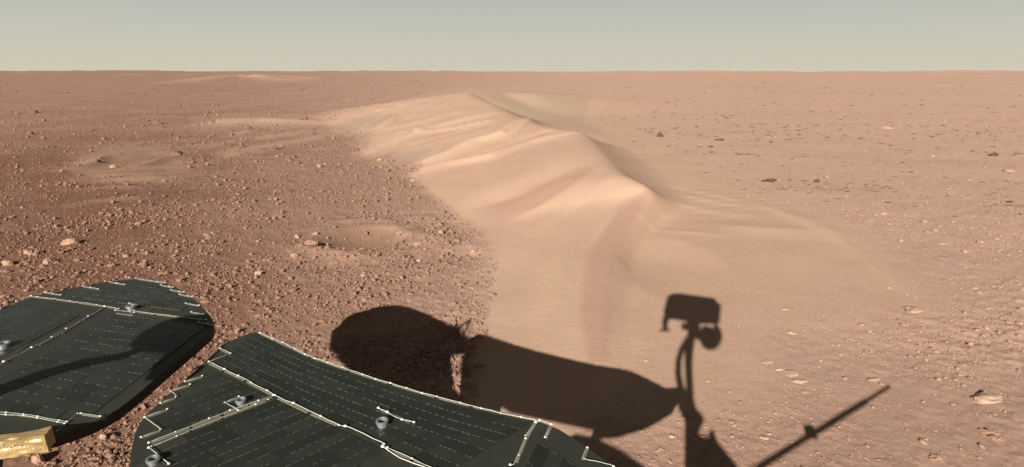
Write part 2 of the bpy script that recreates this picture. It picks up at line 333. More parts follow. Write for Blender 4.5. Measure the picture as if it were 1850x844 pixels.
def ground_mat():
    m, n, b = new_mat('martian_soil'); L = n.links.new
    b.inputs['Roughness'].default_value = .95; b.inputs['Specular IOR Level'].default_value = .08
    def at(nm): a = node(n, 'ShaderNodeAttribute'); a.attribute_name = nm; return a.outputs['Fac']
    ge = node(n, 'ShaderNodeNewGeometry')
    def nz(sc, det=5, ro=.55, vec=None):
        q = node(n, 'ShaderNodeTexNoise'); q.inputs['Scale'].default_value = sc; q.inputs['Detail'].default_value = det; q.inputs['Roughness'].default_value = ro; L(vec or ge.outputs['Position'], q.inputs['Vector']); return q.outputs[0]
    def mix(f, a, c2):
        x = node(n, 'ShaderNodeMix', data_type='RGBA')
        for s, i in ((f, 0), (a, 6), (c2, 7)):
            if isinstance(s, tuple): x.inputs[i].default_value = (*s, 1)
            elif isinstance(s, float): x.inputs[i].default_value = s
            else: L(s, x.inputs[i])
        return x.outputs[2]
    def rng_(v, a, c2, lo=0., hi=1.):
        x = node(n, 'ShaderNodeMapRange'); x.inputs[1].default_value = a; x.inputs[2].default_value = c2; x.inputs[3].default_value = lo; x.inputs[4].default_value = hi; L(v, x.inputs[0]); return x.outputs[0]
    c = mix(at('left'), C_RED_R, C_RED_L)
    c = mix(rng_(nz(.35, 6), .42, .72, 0, .30), c, (.70, .46, .34))
    lf = node(n, 'ShaderNodeMapRange'); L(at('left'), lf.inputs[0]); lf.inputs[3].default_value = .35; lf.inputs[4].default_value = 1
    def tl(v): q = node(n, 'ShaderNodeMath', operation='MULTIPLY'); L(v, q.inputs[0]); L(lf.outputs[0], q.inputs[1]); return q.outputs[0]
    c = mix(tl(rng_(nz(.045, 6, .7), .5, .7, 0, .40)), c, C_DARK); c = mix(rng_(nz(.02, 6, .7), .55, .75, 0, .35), c, (.70, .48, .33))
    c = mix(tl(rng_(nz(2.2, 6, .65), .45, .75, 0, .30)), c, C_DARK)
    c = mix(tl(rng_(nz(30, 4, .7), .5, .75, 0, .28)), c, C_DARK)
    sc_ = mix(rng_(nz(1.1, 4), .4, .7, 0, .45), C_SAND, (.53, .325, .235))
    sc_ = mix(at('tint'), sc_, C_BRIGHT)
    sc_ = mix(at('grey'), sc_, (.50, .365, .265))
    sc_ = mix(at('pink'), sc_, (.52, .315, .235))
    c = mix(at('sand'), c, sc_); c = mix(at('floor'), c, (.31, .185, .125))
    c = mix(rng_(nz(260, 3, .8), .35, .7, 0, .16), c, (.22, .11, .07))
    L(c, b.inputs['Base Color'])
    # grain
    ad = node(n, 'ShaderNodeMath', operation='ADD'); L(nz(90, 5, .7), ad.inputs[0]); g2 = nz(420, 2, .6); L(g2, ad.inputs[1])
    st = node(n, 'ShaderNodeMapRange'); L(at('sand'), st.inputs[0]); st.inputs[3].default_value = 1; st.inputs[4].default_value = .42
    mpn = node(n, 'ShaderNodeMapping'); mpn.inputs['Rotation'].default_value = (0, 0, -.35); mpn.inputs['Scale'].default_value = (7, 32, 7); L(ge.outputs['Position'], mpn.inputs[0]); rip = nz(1.0, 3, .5, mpn.outputs[0])
    rs = node(n, 'ShaderNodeMath', operation='MULTIPLY'); L(rip, rs.inputs[0]); L(at('sand'), rs.inputs[1])
    bq = node(n, 'ShaderNodeBump'); bq.inputs['Distance'].default_value = .0022; L(rs.outputs[0], bq.inputs['Height'])
    bp = node(n, 'ShaderNodeBump'); L(bq.outputs[0], bp.inputs['Normal']); bp.inputs['Distance'].default_value = .0045; L(ad.outputs[0], bp.inputs['Height']); L(st.outputs[0], bp.inputs['Strength']); L(bp.outputs[0], b.inputs['Normal'])
    return m
def rock_mat(name, c1, c2, dust=.5):
    m, n, b = new_mat(name); L = n.links.new; b.inputs['Roughness'].default_value = .93; b.inputs['Specular IOR Level'].default_value = .12
    ge = node(n, 'ShaderNodeNewGeometry'); oi = node(n, 'ShaderNodeObjectInfo')
    q = node(n, 'ShaderNodeTexNoise'); q.inputs['Scale'].default_value = 25; q.inputs['Detail'].default_value = 5; L(ge.outputs['Position'], q.inputs['Vector'])
    r = node(n, 'ShaderNodeMapRange'); r.inputs[1].default_value = .35; r.inputs[2].default_value = .7; L(q.outputs[0], r.inputs[0])
    x = node(n, 'ShaderNodeMix', data_type='RGBA'); x.inputs[6].default_value = (*c1, 1); x.inputs[7].default_value = (*c2, 1); L(r.outputs[0], x.inputs[0]); L(x.outputs[2], b.inputs['Base Color'])
    q2 = node(n, 'ShaderNodeTexNoise'); q2.inputs['Scale'].default_value = 140; q2.inputs['Detail'].default_value = 5; L(ge.outputs['Position'], q2.inputs['Vector'])
    bp = node(n, 'ShaderNodeBump'); bp.inputs['Distance'].default_value = .004; bp.inputs['Strength'].default_value = .8; L(q2.outputs[0], bp.inputs['Height']); L(bp.outputs[0], b.inputs['Normal'])
    return m
M_GROUND = ground_mat()
M_PEB_L = rock_mat('red_pebble', (.25, .142, .102), (.38, .235, .168)); M_PEB_R = rock_mat('tan_pebble', (.36, .22, .16), (.48, .305, .22))
M_ROCK = rock_mat('dusty_rock', (.36, .21, .145), (.52, .33, .23)); M_SPECK = rock_mat('dark_gravel', (.07, .045, .035), (.16, .10, .075)); M_BROWN = rock_mat('brown_rock', (.15, .085, .06), (.30, .18, .125)); M_DARK = rock_mat('dark_rock', (.07, .055, .045), (.16, .11, .08)); M_PALE = rock_mat('pale_rock', (.46, .30, .215), (.60, .40, .30))

# ------------------------------------------------------------------ the ground: one sheet out to the horizon
az = np.concatenate([np.linspace(-180, -56, 26)[:-1], np.linspace(-56, -48, 30)[:-1], np.linspace(-48, 48, 1080), np.linspace(48, 56, 30)[1:], np.linspace(56, 180, 26)[1:-1]])
rr = [0.05, .4, .8, 1.2, 1.5]
while rr[-1] < 1.95: rr.append(rr[-1]+.05)
while rr[-1] < 9000:
    r_ = rr[-1]; rr.append(r_+min(max(.006, r_*r_/(F*H)*1.55), r_*.035))
rr = np.array(rr); A, R = np.meshgrid(np.radians(az), rr); GXv = R*np.sin(A); GYv = R*np.cos(A)
na = len(az); nr = len(rr)
Z, sand, rough, tint, left, n1, px_, py_ = height(GXv.ravel(), GYv.ravel(), True)
V = np.stack([GXv.ravel(), GYv.ravel(), Z], 1)
i = np.arange(nr-1)[:, None]; j = np.arange(na)[None, :]; j2 = (j+1) % na
Fq = np.stack([(i*na+j), (i*na+j2), ((i+1)*na+j2), ((i+1)*na+j)], -1).reshape(-1, 4)[:, ::-1]
me = np_mesh('ground', V, Fq)
px_, py_ = proj(GXv.ravel(), GYv.ravel(), Z)
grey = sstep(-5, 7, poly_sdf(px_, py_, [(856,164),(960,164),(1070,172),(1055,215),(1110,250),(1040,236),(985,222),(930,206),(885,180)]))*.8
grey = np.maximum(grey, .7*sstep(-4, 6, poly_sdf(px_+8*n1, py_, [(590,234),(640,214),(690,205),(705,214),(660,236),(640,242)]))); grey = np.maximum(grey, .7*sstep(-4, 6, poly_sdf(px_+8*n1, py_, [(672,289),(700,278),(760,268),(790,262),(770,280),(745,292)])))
fattr(me, 'grey', np.where(GYv.ravel() > 1, grey, 0)); slip_shade = .75*sstep(-9, 7, poly_sdf(px_, py_, [(935,206),(965,217),(1012,226),(1052,233),(1084,260),(1118,297),(1168,329),(1186,350),(1236,372),(1205,338),(1158,288),(1125,262),(1080,242),(1040,228),(980,210)]))  # slip-face shade drawn as a grey band, not written to the attribute
grey = np.maximum(grey, slip_shade)
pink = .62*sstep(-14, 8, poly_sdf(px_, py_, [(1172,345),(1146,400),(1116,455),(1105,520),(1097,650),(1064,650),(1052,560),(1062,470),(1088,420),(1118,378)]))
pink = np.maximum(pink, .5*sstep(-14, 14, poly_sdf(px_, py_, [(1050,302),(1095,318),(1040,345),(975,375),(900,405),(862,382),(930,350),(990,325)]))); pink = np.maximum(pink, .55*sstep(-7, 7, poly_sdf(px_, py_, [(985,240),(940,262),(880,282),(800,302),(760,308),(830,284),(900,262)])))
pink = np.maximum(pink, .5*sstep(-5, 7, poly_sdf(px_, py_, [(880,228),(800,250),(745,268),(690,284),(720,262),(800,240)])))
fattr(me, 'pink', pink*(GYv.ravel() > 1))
fattr(me, 'floor', .8*np.exp(-(((px_-652)/76)**2+((py_-429)/27)**2)**3)+.35*np.exp(-(((px_-240)/100)**2+((py_-298)/34)**2)**2))
smo = np.exp(-(((px_-240)/100)**2+((py_-298)/34)**2)**2)*.5+np.exp(-(((px_-652)/74)**2+((py_-429)/25)**2)**3)*.75
fattr(me, 'sand', np.maximum(sand*(1-smo), np.clip(tint, 0, 1)*.8)); fattr(me, 'left', left); fattr(me, 'tint', np.clip(tint, 0, 1)*.62)  # 'left' holds the redder soil plus the painted near-ground darkening
me.materials.append(M_GROUND)
ground = bpy.data.objects.new('ground', me); COL.objects.link(ground)
tag(ground, 'reddish dusty plain with a pale fluted sand dune', kind='structure')

# ------------------------------------------------------------------ stones
def ico(sub):
    bm = bmesh.new(); bmesh.ops.create_icosphere(bm, subdivisions=sub, radius=1)
    V = np.array([v.co[:] for v in bm.verts]); Fs = np.array([[v.index for v in f.verts] for f in bm.faces]); bm.free(); return V, Fs
I1, F1 = ico(1); I2, F2 = ico(2); I3, F3 = ico(3)
def stone(V, seed, ang=.35):
    r = np.random.default_rng(seed); P = V.copy()
    for _ in range(9):                     # cut by random planes: angular faces
        nrm = r.normal(size=3); nrm /= np.linalg.norm(nrm); d = r.uniform(.55, .9); t = P@nrm-d
        P = P-np.clip(t, 0, None)[:, None]*nrm
    P += r.normal(size=P.shape)*.03*ang/.35
    P *= np.array([1, r.uniform(.6, .95), r.uniform(.45, .75)])
    return P
ST1 = [stone(I1, 100+k) for k in range(8)]; ST2 = [stone(I2, 200+k, .5) for k in range(10)]; ST3 = [stone(I3, 300+k, .5) for k in range(6)]
# scatter candidates per band so that stone size keeps pace with distance
cand = []
def scatter(n, rlo, rhi, smin, smax, q=2.3):
    u = rng.random(n); inv = 1/rlo+(1/rhi-1/rlo)*u; r = 1/inv; a = np.radians(rng.uniform(-46, 46, n)); x = r*np.sin(a); y = r*np.cos(a)
    _, _, sd, lf, nn, _ = zones(x, y); pxx, pyy = proj(x, y); rg = rough_map(pxx, pyy, sd, lf, nn, x, y)
    clump = sstep(-.35, .45, fbm(x*1.6, y*1.6, 3, 91)+.25*fbm(x*.3, y*.3, 2, 93))
    keep = rng.random(n) < rg*(.24+.76*clump)*(lf+(1-lf)*.85*sstep(60, 12, r))
    x, y, r, lf = x[keep], y[keep], r[keep], lf[keep]; k = len(x)
    s = (.76-.12*(lf < .5))*np.minimum(smin*(rng.random(k))**(-1/q), smax)*np.where(r < 5, (r/5)**.8, (r/5)**.62)
    cand.append(np.stack([x, y, s, lf], 1))
scatter(76000, 2.0, 9, .0185, .075, 3.4); scatter(27000, 8, 30, .016, .06, 3.3); scatter(14000, 22, 150, .0125, .06, 2.8)
cand = np.concatenate(cand)
pxc, pyc = proj(cand[:, 0], cand[:, 1])
vis = (pxc > -40) & (pxc < 1890) & (pyc < 870); cand = cand[vis]; pxc = pxc[vis]; pyc = pyc[vis]
show = cand[:, 2]*F/np.hypot(cand[:, 0], cand[:, 1]); order = np.argsort(-show)
# not under the panels
hid = (poly_sdf(pxc, pyc, [(0,558),(130,521),(250,503),(340,533),(385,585),(200,760),(0,800)]) > 10) | (poly_sdf(pxc, pyc, [(460,610),(975,770),(1110,850),(240,850),(250,760),(400,630)]) > 10)
big = [k for k in order if not hid[k]][:230]; bigset = set(big); rest = np.array([k for k in range(len(cand)) if k not in bigset and not hid[k]])
zc = height(cand[:, 0], cand[:, 1])
def joined(name, idx, mat, label):
    Vs = []; Fs = []; b = 0
    for k in idx:
        x, y, s, lf = cand[k]; fine = s*F/math.hypot(x, y) > 4.4; T, FT = (ST2[k % 10], F2) if fine else (ST1[k % 8], F1); a = (k*2.399) % 6.283; ca, sa = math.cos(a), math.sin(a); s *= .5
        P = np.empty_like(T); P[:, 0] = x+s*(T[:, 0]*ca-T[:, 1]*sa)*1.15; P[:, 1] = y+s*(T[:, 0]*sa+T[:, 1]*ca)*1.15
        P[:, 2] = zc[k]+s*(T[:, 2]*(1.6 if lf > .5 else 1.15)+.28*lf+.16)
        Vs.append(P); Fs.append(FT+b); b += len(P)
    me = np_mesh(name, np.concatenate(Vs), np.concatenate(Fs), smooth=False); me.materials.append(mat)
    o = bpy.data.objects.new(name, me); COL.objects.link(o); tag(o, label, 'gravel', kind='stuff')
rl = cand[rest, 3] > .5
print('gravel', rl.sum(), (~rl).sum())
joined('gravel', rest[rl], M_PEB_L, 'reddish gravel strewn over the left plain'); joined('gravel', rest[~rl], M_PEB_R, 'fine tan gravel sunk in the plain to the right of the dune')
dk = rng.random(len(rest)) < .9
def darkgravel():
    n = 20000; inv = 1/9+(1/130-1/9)*rng.random(n); r = 1/inv; a = np.radians(rng.uniform(-44, 44, n)); x = r*np.sin(a); y = r*np.cos(a)
    _, _, sd, lf, nn, _ = zones(x, y); cl = sstep(.05, .5, fbm(x*.25, y*.9, 3, 191)+.35*fbm(x*1.5, y*4, 2, 77)); k = rng.random(n) < (1-sd)*(cl*.8+.10); x, y, r = x[k], y[k], r[k]
    s = np.minimum((.0100)*rng.random(len(x))**(-1/3.), .032)*(r/9)**.75; z = height(x, y); Vs = []; Fs = []
    for i in range(len(x)):
        T = ST1[i % 8]; P = np.stack([x[i]+s[i]*T[:, 0]*1.9, y[i]+s[i]*T[:, 1]*.8, z[i]+s[i]*.42*(T[:, 2]+.2)], 1); Vs.append(P); Fs.append(F1+12*i)
    me = np_mesh('gravel', np.concatenate(Vs), np.concatenate(Fs), smooth=False); me.materials.append(M_SPECK); o = bpy.data.objects.new('gravel', me); COL.objects.link(o); tag(o, 'dark specks of gravel in streaks over the far plain', 'gravel', kind='stuff')
darkgravel()
smesh = []
for k, P in enumerate(ST2):
    for mt in (M_PEB_L, M_PEB_R):
        me = np_mesh('stone', P, F2, smooth=False); me.materials.append(mt); smesh.append(me)
for q, k in enumerate(big):
    x, y, s, lf = cand[k]; L_ = lf > .5
    o = bpy.data.objects.new('stone', smesh[(q % 10)*2+(0 if L_ else 1)]); COL.objects.link(o)
    o.location = (x, y, zc[k]+s*.5*.2); o.rotation_euler = (random.uniform(-.3, .3), random.uniform(-.3, .3), random.uniform(0, 6.28)); f = s*.58; o.scale = (f*random.uniform(.9, 1.3), f, f*random.uniform(.8, 1.1)*(1 if L_ else .7))
    X_, Y_ = pxc[k], pyc[k]
    if L_: lab = ('small reddish stone on the far plain behind the low drifts' if Y_ < 260 else 'small reddish stone beside the low sand drifts on the left' if Y_ < 340 else
                  'small reddish stone on the rubble round the sandy crater' if (X_ > 520 and Y_ < 490) else 'small reddish stone in the coarse ground by the left edge' if (X_ < 220 and Y_ < 560) else
                  'small reddish stone on the open gravel between left panel and crater' if Y_ < 520 else 
                  ('small reddish stone in the wedge of ground left of the right wing' if X_ < 400 and Y_ > 600 else 'small reddish stone on lit gravel beyond the rounded end of the left wing' if X_ < 500 else
                  'small reddish stone lying inside the wing shadow' if (Y_ > 600 or (Y_ > 575 and X_ < 790 and X_ > 640)) and X_ > 600 else 'small reddish stone on lit gravel just above the left lobe of the shadow' if X_ > 620 else 'small reddish stone between the right wing tip and the wing shadow'))
    else: lab = ('small tan stone far out on the plain beyond the dune' if Y_ < 280 else 'small tan stone in the gravel band across the middle of the right plain' if Y_ < 450 else
                 'small tan stone in the dusty ground beyond the rod shadow' if Y_ < 680 else 'small tan stone near the bottom edge around the rod shadow')
    tag(o, lab, 'stone', lab.replace('small', 'small', 1).replace('stone', 'stones', 1))
# the stones one can name: pixel, width px, height ratio, material, label
NR = [(562,442,22,.6,M_ROCK,'pale angular rock on the left rim of the small sandy crater'),
 (537,429,13,.6,M_ROCK,'small tan rock just above the angular rock at the crater rim'),
 (570,424,10,.7,M_ROCK,'round pebble at the upper left edge of the crater'),
 (532,463,16,.5,M_ROCK,'low rock casting a dark shadow below left of the crater'),
 (467,497,16,.7,M_ROCK,'pale rock with a long shadow, well below left of the crater on open gravel'),
 (797,423,12,.9,M_PALE,'upright pale stone right of the crater'),
 (754,443,15,.6,M_PALE,'flat pale stone on the right rim of the crater'),
 (768,453,10,.8,M_ROCK,'rounded stone just below the flat pale stone right of the crater'),
 (722,424,12,.8,M_ROCK,'tan block in the rubble on the upper right rim of the crater'),
 (856,457,14,.6,M_ROCK,'stone beside the foot of the dune, right of the crater'),
 (757,472,9,.7,M_ROCK,'small dark sided stone below the crater on its right side'),
 (657,500,11,.6,M_ROCK,'small stone on the gravel straight below the crater'),
 (523,292,16,.8,M_DARK,'dark jagged rock in a cluster left of the dune foot'),
 (535,296,12,.8,M_DARK,'dark rock touching the right side of the jagged one left of the dune foot'),
 (530,285,10,.6,M_DARK,'small dark rock topmost in the cluster left of the dune foot'),
 (578,302,13,.6,M_PALE,'pale rounded rock right of the dark cluster near the dune foot'),
 (494,268,12,.7,M_DARK,'dark rock on a low sand ridge left of the dune'),
 (437,266,12,.6,M_DARK,'dark rock left of the low sand ridge on the plain'),
 (445,231,13,.7,M_DARK,'dark rock at the lower edge of the pale sand streak'),
 (284,224,15,.6,M_DARK,'dark rock on the far plain above the long sand streak'),
 (60,204,12,.5,M_DARK,'dark rock on the far plain near the left edge of the picture'),
 (552,216,9,.6,M_DARK,'dark rock above the right end of the sand streak'),
 (587,249,11,.7,M_DARK,'dark rock just below the left tip of the dune'),
 (688,290,12,.5,M_PALE,'pale stone right at the foot of the dune flank'),
 (745,327,8,.6,M_ROCK,'small stone at the dune foot lower right of the pale one'),
 (320,280,24,.4,M_DARK,'dark slab on the right end of the low drift on the left plain'),
 (205,303,13,.5,M_ROCK,'stone on the low drift of the left plain'),
 (175,293,12,.5,M_DARK,'dark stone on the upper left of the low drift'),
 (348,294,11,.5,M_DARK,'dark stone right of the low drift on the left plain'),
 (132,441,26,.5,M_PALE,'broad pinkish rock in the gravel above the left solar panel'),
 (52,460,16,.6,M_ROCK,'rock with a wide shadow in the rough ground near the left edge'),
 (88,476,18,.6,M_ROCK,'rock in the rough ground, right of the one near the left edge'),
 (14,478,18,.6,M_ROCK,'rock cut by shadow at the left edge above the solar panel'),
 (430,600,14,.7,M_ROCK,'rock in the gap above the tip of the right solar panel'),
 (187,792,14,.8,M_ROCK,'rock under the edge of the left panel beside the foil wrapped bar'),
 (70,836,22,.8,M_ROCK,'rock cut by the bottom edge of the picture below the foil bar'),
 (122,802,12,.7,M_ROCK,'stone right of the end of the foil wrapped bar'),
 (1192,247,15,.8,M_DARK,'black rock standing alone on the pale plain beyond the dune'),
 (1299,254,15,.35,M_DARK,'flat black slab on the pale plain right of the black rock'),
 (1284,266,13,.3,M_DARK,'thin dark slab just in front of the flat black one'),
 (1390,328,26,.3,M_DARK,'long thin dark slab lying on the smooth plain right of the dune'),
 (1476,329,13,.6,M_DARK,'small greenish dark rock on the plain right of the long thin slab'),
 (1603,233,15,.6,M_ROCK,'tan rock with a dark left side on the far right plain'),
 (1822,311,16,.6,M_ROCK,'tan rock near the right edge of the picture, half way up the plain'),
 (1793,282,12,.6,M_DARK,'dark rock on the rubble band near the right edge'),
 (1650,561,38,.3,M_PALE,'broad flat pale outcrop at the end of the low sand ridge'),
 (1580,688,20,.5,M_ROCK,'rounded rock beyond the tip of the thin rod shadow'),
 (1785,721,52,.35,M_PALE,'largest pale flat rock on the right, lying with a dark left end'),
 (1788,783,22,.45,M_ROCK,'pair topping flat rock below the largest pale one'),
 (1800,793,20,.4,M_ROCK,'low rock touching the one below the largest pale rock'),
 (1690,828,18,.5,M_ROCK,'rock near the bottom edge right of the rod shadow'),
 (1750,634,20,.5,M_ROCK,'tan rock with a black left side in the gravel on the right'),
 (1540,615,12,.5,M_ROCK,'small rock in the gravel below the pale outcrop'),
 (1382,793,16,.5,M_ROCK,'small rock between the camera mast shadow and the rod shadow'),
 (1705,441,14,.4,M_ROCK,'low light stone on the smooth ground at the far right'),
 (1430,602,18,.35,M_PALE,'thin crust of rock right of the camera head shadow'),
 (1385,655,22,.35,M_PALE,'upper crusty ledge right of the mast shadow'),
 (1430,676,34,.3,M_PALE,'long crusty ledge right of the mast shadow'),
 (1445,690,26,.3,M_PALE,'crusty ledge below the long one right of the mast shadow'),
 (1410,668,18,.3,M_PALE,'small crusty ledge between the upper and the long one'),
 (1418,560,14,.35,M_PALE,'small flake of crust right of the camera head shadow'),
 (1213,790,12,.5,M_ROCK,'pebble pair right beside the wide panel shadow and the mast shadow'),
 (1166,652,8,.6,M_ROCK,'pebble just above the right tip of the panel shadow')]
for q, (px, py, wpx, hr, mt, lab) in enumerate(NR):
    if px < 900:
        if mt is M_PALE: mt = M_ROCK
        mt = M_BROWN if mt is M_DARK else (M_ROCK if px < 400 else mt)
    if px > 1300 and mt is not M_DARK: hr *= .6
    p = hpt(px, py); dist = np.linalg.norm(p-np.array([0, 0, H])); s = wpx*dist/F/2*1.08
    P = ST3[q % 6].copy(); P += (.14 if px > 1300 else .06)*np.stack([vn(P[:, 0]*3+q, P[:, 1]*3+P[:, 2]*2, 5+k) for k in range(3)], 1)
    P[:, 1] *= .8; P[:, 2] = np.maximum(P[:, 2]/np.abs(P[:, 2]).max(), -.6)*hr*1.0
    me = np_mesh('rock', P*s, F3, smooth=False); me.materials.append(mt)
    o = bpy.data.objects.new('rock', me); COL.objects.link(o); o.location = (p[0], p[1], float(height(np.array([p[0]]), np.array([p[1]]))[0])+s*hr*.28)
    o.rotation_euler = (0, 0, random.uniform(-.5, .5)); tag(o, lab, 'rock')

# ------------------------------------------------------------------ the rover
def empty(name, loc, parent=None):
    o = bpy.data.objects.new(name, None); COL.objects.link(o); o.location = loc; o.empty_display_size = .2
    if parent: o.parent = parent
    return o
rover = empty('planetary_rover', (0, 0, 0)); tag(rover, 'rover with two dark solar wings and a gold foil bar, mast out of view', 'rover')
M_SUB = simple('panel_substrate', (.040, .043, .034), .5, 0, .3, .15, 30)
M_EDGE = simple('panel_edge', (.035, .03, .024), .7, 0, .2, .3, 80, .002, 300)
M_CELL = simple('solar_cell', (.030, .035, .028), .24, 0, .35, .10, 18)
_n = M_CELL.node_tree; _b = _n.nodes['Principled BSDF']; _s = _b.inputs['Base Color'].links[0].from_socket
_oi = _n.nodes.new('ShaderNodeObjectInfo'); _mr = _n.nodes.new('ShaderNodeMapRange'); _mr.inputs[3].default_value = .8; _mr.inputs[4].default_value = 1.25; _n.links.new(_oi.outputs['Random'], _mr.inputs[0])
_vm = _n.nodes.new('ShaderNodeVectorMath'); _vm.operation = 'SCALE'; _n.links.new(_s, _vm.inputs[0]); _n.links.new(_mr.outputs[0], _vm.inputs['Scale']); _n.links.new(_vm.outputs[0], _b.inputs['Base Color'])
M_TAPE = simple('busbar_tape', (.20, .185, .14), .6, 0, .4, .4, 160)
M_WIRE = simple('white_wire', (.78, .77, .70), .5, 0, .4, .08, 90)
M_DASH = simple('interconnect', (.18, .18, .15), .35, .5, .5, .5, 120)
M_STEEL = simple('steel_ring', (.38, .41, .42), .42, .6, .5, .1, 40)
M_HOLE = simple('dark_socket', (.01, .01, .01), .6)
M_FOIL = simple('gold_foil', (.66, .47, .22), .30, .55, .6, .15, 40, .001, 90)
M_BODY = simple('rover_body', (.55, .50, .40), .6, .1, .4, .15, 10)
M_BLACK = simple('black_composite', (.05, .05, .05), .6, 0, .4, .2, 40)
PH = .95
def on(p, dz=0.): return gp(p[0], p[1], PH)+np.array([0, 0, dz])
def dens(poly, n=3):
    out = []
    A = np.array(poly, float)
    return [tuple(p) for p in resample(A, (len(A)-1)*n+1)]
def inside(P, poly2):
    return poly_sdf(np.array([P[0]]), np.array([P[1]]), poly2)[0]
class Panel:
    def __init__(s, top_world, name='solar_panel'):
        s.P = [np.array([p[0], p[1], PH]) for p in top_world]; s.root = None
        m = MB(); n = len(s.P); T = s.P; B = [p-np.array([0, 0, .03]) for p in s.P]
        m.add(T+B, [tuple(range(n))[::-1]+(), tuple(range(n, 2*n))])
        s.root = link_mesh(name, m.v, m.f, M_SUB, rover)
        e = MB()
        for k in range(n): e.add([T[k], T[(k+1) % n], B[(k+1) % n], B[k]], [(0, 1, 2, 3)])
        e.obj('rim', M_EDGE, s.root)
        s.dash = MB(); s.poly2 = [(p[0], p[1]) for p in s.P]
    def cellq(s, q, mesh=None):            # q: four world corners of a cell
        Q = [np.array([p[0], p[1], PH+.0015]) for p in q]; c = sum(Q)/4; V = [p-c for p in Q]
        V = V+[v-np.array([0, 0, .0013]) for v in V]
        return link_mesh('solar_cell', V, [(3, 2, 1, 0), (0, 1, 5, 4), (1, 2, 6, 5), (2, 3, 7, 6), (3, 0, 4, 7)], M_CELL, s.root, loc=c)
    def dashes(s, a, b, prob=.6, n=4, wid=.0006):
        a = np.array([a[0], a[1], PH]); b = np.array([b[0], b[1], PH]); e = b-a; L = np.linalg.norm(e); e = e/L; nn = np.array([-e[1], e[0], 0])
        for k in range(n):
            if random.random() > prob: continue
            t = (k+.5)/n*L+random.uniform(-.1, .1)*L/n; ln = L/n*random.uniform(.3, .85); c = a+e*t; w_ = wid*random.uniform(.6, 1.25)
            q = [c-e*ln/2-nn*w_, c+e*ln/2-nn*w_, c+e*ln/2+nn*w_, c-e*ln/2+nn*w_]
            s.dash.prism([p+np.array([0, 0, .0027]) for p in q], (0, 0, -.0022))
    def grid(s, o, e1, e2, n1, n2, region, pd=.6):
        o = np.array(o); cnt = 0; first = None
        for i in n1:
            for j in n2:
                c = [o+e1*(i+a)+e2*(j+b) for a, b in ((.006, .014), (.994, .014), (.994, .986), (.006, .986))]
                if all(inside(p, region) > .0004 for p in c):
                    if first is None: first = s.cellq(c)
                    else:
                        oo = first.copy(); oo.location = Vector((*(sum(c)/4)[:2], PH+.0015)); COL.objects.link(oo); oo.parent = s.root
                    cnt += 1; a = o+e1*i+e2*j; s.dashes(a, a+e1, pd)
        print('cells', cnt)
    def tape(s, pts, wpx=6, gap=True):
        W = [on(p, .0030) for p in pts]; m = MB(); total = [np.linalg.norm(W[k+1]-W[k]) for k in range(len(W)-1)]
        for k in range(len(W)-1):
            a, b = W[k], W[k+1]; e = b-a; L = np.linalg.norm(e); e /= L; nn = np.array([-e[1], e[0], 0]); wd = wpx/F*1.35/2
            nseg = max(1, int(L/.085))
            for q in range(nseg):
                c0 = a+e*(L*(q+.05)/nseg); c1 = a+e*(L*(q+.95)/nseg)
                m.prism([c0-nn*wd, c1-nn*wd, c1+nn*wd, c0+nn*wd], (0, 0, -.0024))
        m.obj('busbar', M_TAPE, s.root)
    def wire(s, pts, r=.0016, beads=.05, jit=.002, br=.0042):
        W = [on(p, .0052) for p in dens(pts, 3)] if len(pts) > 2 else [on(p, .0052) for p in pts]; out = [W[0]]; m = MB(); acc = 0
        r = r*.5; br = br*1.2; m.bead(W[0], br)
        for k in range(len(W)-1):
            a, b = W[k], W[k+1]; L = np.linalg.norm(b-a); n = max(1, int(L/.02))
            for q in range(1, n+1):
                p = a+(b-a)*q/n
                if not (k == len(W)-2 and q == n): p = p+np.array([random.uniform(-jit, jit), random.uniform(-jit, jit), random.uniform(-.0005, .001)])
                out.append(p); acc += L/n
                if acc > beads*random.uniform(.7, 1.3): m.bead(p, br*random.uniform(.55, 1.15)); acc = 0
        m.bead(W[-1], br*.9); m.tube(out, r, 5); m.obj('wire', M_WIRE, s.root, True)
    def ring(s, p, r=.018, h=.022):
        h = h*.6; r = r*.78
        c = on(p); k = 20; m = MB(); V = []; prof = [(r*.8, 0), (r*.8, h*.55), (r*1.0, h*.6), (r*1.0, h), (r*.93, h*1.04), (r*.70, h*1.04), (r*.64, h*.98), (r*.62, h*.1)]
        for (a, z) in prof:
            for q in range(k): th = 2*math.pi*q/k; V.append((c[0]+a*math.cos(th), c[1]+a*math.sin(th), c[2]+z+.0005))
        Fs = [(i*k+q, i*k+(q+1) % k, (i+1)*k+(q+1) % k, (i+1)*k+q) for i in range(len(prof)-1) for q in range(k)]
        m.add(V, Fs); m.obj('mounting_ring', M_STEEL, s.root)
        d = MB(); d.add([(c[0]+r*.61*math.cos(2*math.pi*q/k), c[1]+r*.61*math.sin(2*math.pi*q/k), c[2]+h*.2) for q in range(k)], [tuple(range(k))]); d.obj('socket', M_HOLE, s.root)
        pl = [on((p[0]+dx, p[1]+dy), .0008) for dx, dy in ((-34, 8), (4, -24), (44, -6), (6, 26))]
        m = MB(); m.prism(pl, (0, 0, -.0006)); m.obj('mounting_plate', simple_plate, s.root)
simple_plate = simple('mounting_plate', (.055, .052, .040), .5, 0, .3, .2, 60)

